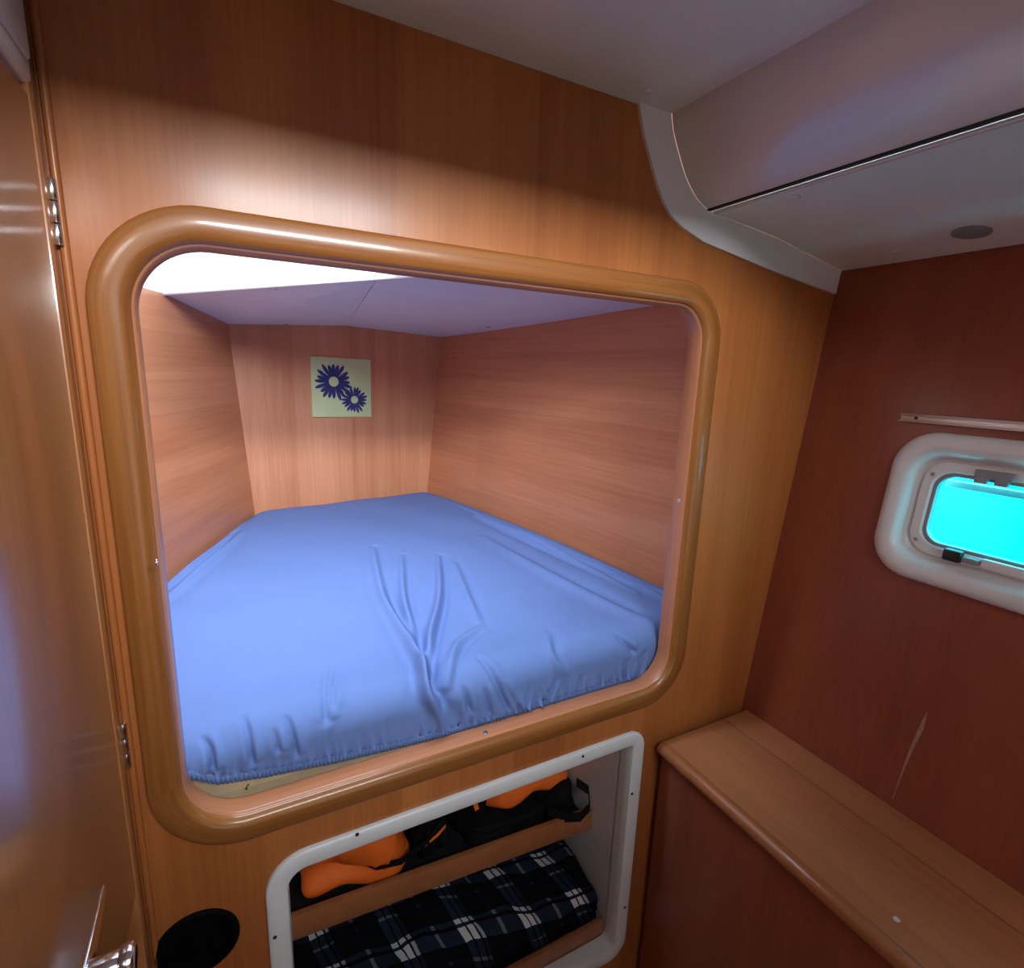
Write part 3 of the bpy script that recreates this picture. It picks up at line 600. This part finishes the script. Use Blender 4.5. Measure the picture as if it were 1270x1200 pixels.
from_bm('back_panel', bm_box((IX0-0.008, 0.42, IZ0-0.02), (IX1+0.008, 0.43, IZ1+0.04)), MDK, lk)  # near-black colour stands in for the unlit depth of the locker
from_bm('bottom_panel', bm_box((IX0-0.008, 0.028, IZ0-0.012), (IX1+0.008, 0.42, IZ0-0.002)), MW, lk)
from_bm('top_panel', bm_box((IX0-0.008, 0.028, IZ1+0.03), (IX1+0.008, 0.42, IZ1+0.04)), MDK, lk)  # near-black as well, recess shade put into the colour
yl, yr = 0.150, 0.112
bb = bm_box((IX0+0.001, -0.007, 0.424), (IX1-0.001, 0.007, 0.478), 0.002)
for vv in bb.verts: vv.co.y += yl+(yr-yl)*(vv.co.x-IX0)/(IX1-IX0)
from_bm('shelf_fiddle', bb, MNOSE, lk, 40)
from_bm('shelf', bm_box((IX0+0.001, 0.160, 0.424), (IX1-0.001, 0.418, 0.434)), MDK, lk)  # blackened to blend with the painted shade of the recess
from_bm('bottom_fiddle', bm_box((IX0+0.001, 0.031, IZ0-0.001), (IX1-0.001, 0.043, 0.236), 0.002), MNOSE, lk, 40)
for q in ((443, 1034.5), (723, 937.5), (784, 984), (775, 1125), (341, 1162)):
    c = on_y(*q, -0.0088); screw(lk, c, (0, -1, 0), 0.0030, MDK)
# life jackets: soft folded bodies with black webbing
def pillow(name, c, size, mat, parent, seed, exp=0.45, wr=0.006, rot=0.0, taper=0.0):
    n = 40; u = np.linspace(-math.pi/2, math.pi/2, n); w = np.linspace(-math.pi, math.pi, 2*n)
    U, W = np.meshgrid(u, w, indexing='ij'); sg = lambda t, e: np.sign(t)*np.abs(t)**e
    x = sg(np.cos(U), exp)*sg(np.cos(W), exp); y = sg(np.cos(U), exp)*sg(np.sin(W), exp); z = sg(np.sin(U), exp)
    rg = np.random.RandomState(seed); d = np.zeros_like(x)
    for k in range(9):
        kv = rg.normal(size=3)*rg.uniform(2, 6); d += np.sin(kv[0]*x+kv[1]*y+kv[2]*z+rg.uniform(0, 6))*wr/2.2
    X = x*size[0]/2*(1+taper*z); Y = y*size[1]/2; Z = z*size[2]/2
    L = np.sqrt(X*X+Y*Y+Z*Z)+1e-6; X, Y, Z = X+d*X/L, Y+d*Y/L, Z+d*Z/L
    cr, sr = math.cos(rot), math.sin(rot); X, Z = X*cr-Z*sr, X*sr+Z*cr
    Pm = np.stack([X+c[0], Y+c[1], Z+c[2]], -1)
    return grid_mesh(name, Pm, mat, parent)
def band(name, pts, width, mat, parent, wdir=(0, 0, 1), th=0.0025):
    pts = [Vector(p) for p in pts]; wd = Vector(wdir).normalized()*width/2; v = []; f = []
    for i, p in enumerate(pts):
        t = (pts[min(i+1, len(pts)-1)]-pts[max(i-1, 0)]).normalized(); nn = t.cross(wd).normalized()*th/2
        v += [p-wd-nn, p+wd-nn, p+wd+nn, p-wd+nn]
    for i in range(len(pts)-1):
        for k in range(4): f.append((4*i+k, 4*i+(k+1) % 4, 4*i+4+(k+1) % 4, 4*i+4+k))
    f.append((3, 2, 1, 0)); m4 = 4*(len(pts)-1); f.append((m4, m4+1, m4+2, m4+3))
    return from_vf(name, v, f, mat, parent, 50)
def px_line(qs, Y): return [tuple(on_y(*q, Y)) for q in qs]
j1 = thing('life_jacket', (0.17, 0.25, 0.436), 'orange life jacket at the left end of the locker shelf', 'life jacket', 'life jackets on the locker shelf')
pillow('foam_panel', (0.172, 0.255, 0.545), (0.235, 0.16, 0.21), MORANGE, j1, 5, 0.45, 0.016, 0.03)
pillow('collar', (0.255, 0.265, 0.635), (0.16, 0.15, 0.15), MORANGE, j1, 8, 0.5, 0.014, -0.1)
band('belt', [(0.175, 0.166, 0.520), (0.20, 0.160, 0.500), (0.25, 0.152, 0.498), (0.30, 0.152, 0.520), (0.345, 0.158, 0.552)], 0.014, MSTRAP, j1)
band('belt', [(0.22, 0.162, 0.484), (0.28, 0.158, 0.500), (0.33, 0.156, 0.524), (0.350, 0.160, 0.536)], 0.006, MORANGE, j1)
pillow('buckle_pouch', (0.326, 0.245, 0.53), (0.072, 0.15, 0.18), MSTRAP, j1, 21, 0.55, 0.008, 0.05)
j2 = thing('life_jacket', (0.56, 0.25, 0.436), 'orange life jacket with thick black straps at the right end of the locker shelf', 'life jacket', 'life jackets on the locker shelf')
pillow('foam_panel', (0.570, 0.252, 0.580), (0.235, 0.17, 0.18), MORANGE, j2, 13, 0.5, 0.012, 0.04)
pillow('strap_bundle', (0.530, 0.225, 0.461), (0.24, 0.14, 0.048), MSTRAP, j2, 17, 0.6, 0.006, 0.03)
pillow('strap_bundle', (0.648, 0.205, 0.478), (0.095, 0.13, 0.08), MSTRAP, j2, 27, 0.7, 0.008, 0.1)
pillow('buckle_pouch', (0.432, 0.25, 0.545), (0.068, 0.15, 0.21), MSTRAP, j2, 31, 0.6, 0.008, 0.0)
band('belt', [(0.405, 0.166, 0.60), (0.418, 0.162, 0.57), (0.425, 0.162, 0.545)], 0.010, MORANGE, j2, (1, 0, 0.2))
band('belt', [(0.60, 0.140, 0.490), (0.63, 0.112, 0.482), (0.665, 0.098, 0.482), (0.690, 0.098, 0.500), (0.692, 0.110, 0.535), (0.67, 0.13, 0.55)], 0.020, MSTRAP, j2, (0.2, 0.3, 1))
# plaid blanket folded on the locker bottom
nu, nv = 120, 110
us = np.linspace(0, 1, nu); ss = np.linspace(0, 1, nv)
TB, TY = 0.292, 0.062
Pb = np.zeros((nv, nu, 3)); UVb = np.zeros((nv, nu, 2))
rad = 0.028; hfront = 0.052; Ltot = hfront+rad*math.pi/2+0.30
for j, s_ in enumerate(ss):
    s = s_*Ltot
    if s < hfront: y, z, ny_, nz_ = TY, TB-rad-hfront+s, -1, 0
    elif s < hfront+rad*math.pi/2:
        th = (s-hfront)/rad; y, z, ny_, nz_ = TY+rad-rad*math.cos(th), TB-rad+rad*math.sin(th), -math.cos(th), math.sin(th)
    else: y, z, ny_, nz_ = TY+rad+s-hfront-rad*math.pi/2, TB, 0, 1
    X = IX0+0.006+us*(IX1-IX0-0.012)
    hgt = 0.006*np.sin(X*16+s*12)+0.004*np.sin(X*37-s*31+1)+0.003*np.sin(X*70+s*55)
    groove = -0.006*math.exp(-((s-0.020)/0.005)**2)-0.006*math.exp(-((s-0.043)/0.005)**2) if s < hfront+0.02 else 0.0
    hump = 0.03*np.sin(np.clip((s-hfront)/0.3, 0, 1)*math.pi)*np.sin(np.pi*us)**0.5
    Pb[j, :, 0] = X; Pb[j, :, 1] = y+ny_*(hgt+groove)+0.012*np.sin(us*5+0.5); Pb[j, :, 2] = z+nz_*hgt+hump
    UVb[j, :, 0] = X+0.012*np.sin(s*9)+0.25*s; UVb[j, :, 1] = s+0.10*X
bl = thing('plaid_blanket', (0.37, 0.2, 0.214), 'navy and white plaid blanket folded on the locker bottom', 'blanket')
g = grid_mesh('fleece', Pb, MPLAID, bl, UVb)
sol = g.modifiers.new('thickness', 'SOLIDIFY'); sol.thickness = 0.006; sol.offset = -1
from_bm('lower_fold', bm_box((IX0+0.012, TY+0.028, IZ0), (IX1-0.012, 0.37, 0.262), 0.012, 3), MPLAID, bl, 40)

# ------------------------------------------------------------------ round vent in the bulkhead
vt = thing('air_vent', (VC[0], 0.0, VC[1]-VR), 'round black vent cover low on the bulkhead beside the locker', 'vent')
ang = np.linspace(0, 2*math.pi, 48, endpoint=False)
ringp = [(VR, 0.0), (VR, -0.003), (VR-0.003, -0.0055), (VR-0.007, -0.005), (VR-0.009, 0.0), (VR-0.009, 0.018)]
sweep_loops('rim', [[(VC[0]+r*math.cos(t), y, VC[1]+r*math.sin(t)) for t in ang] for r, y in ringp], MBLK, vt, 40)
from_bm('backing', bm_cyl((VC[0], 0.016, VC[1]), (VC[0], 0.020, VC[1]), VR-0.008, 40), MBLK, vt)
for k in range(-3, 4):
    hw = math.sqrt(max((VR-0.009)**2-(k*0.0125)**2, 0)); from_bm('slat', bm_box((VC[0]-hw, 0.004, VC[1]+k*0.0125-0.0015), (VC[0]+hw, 0.014, VC[1]+k*0.0125+0.0015)), MBLK, vt)
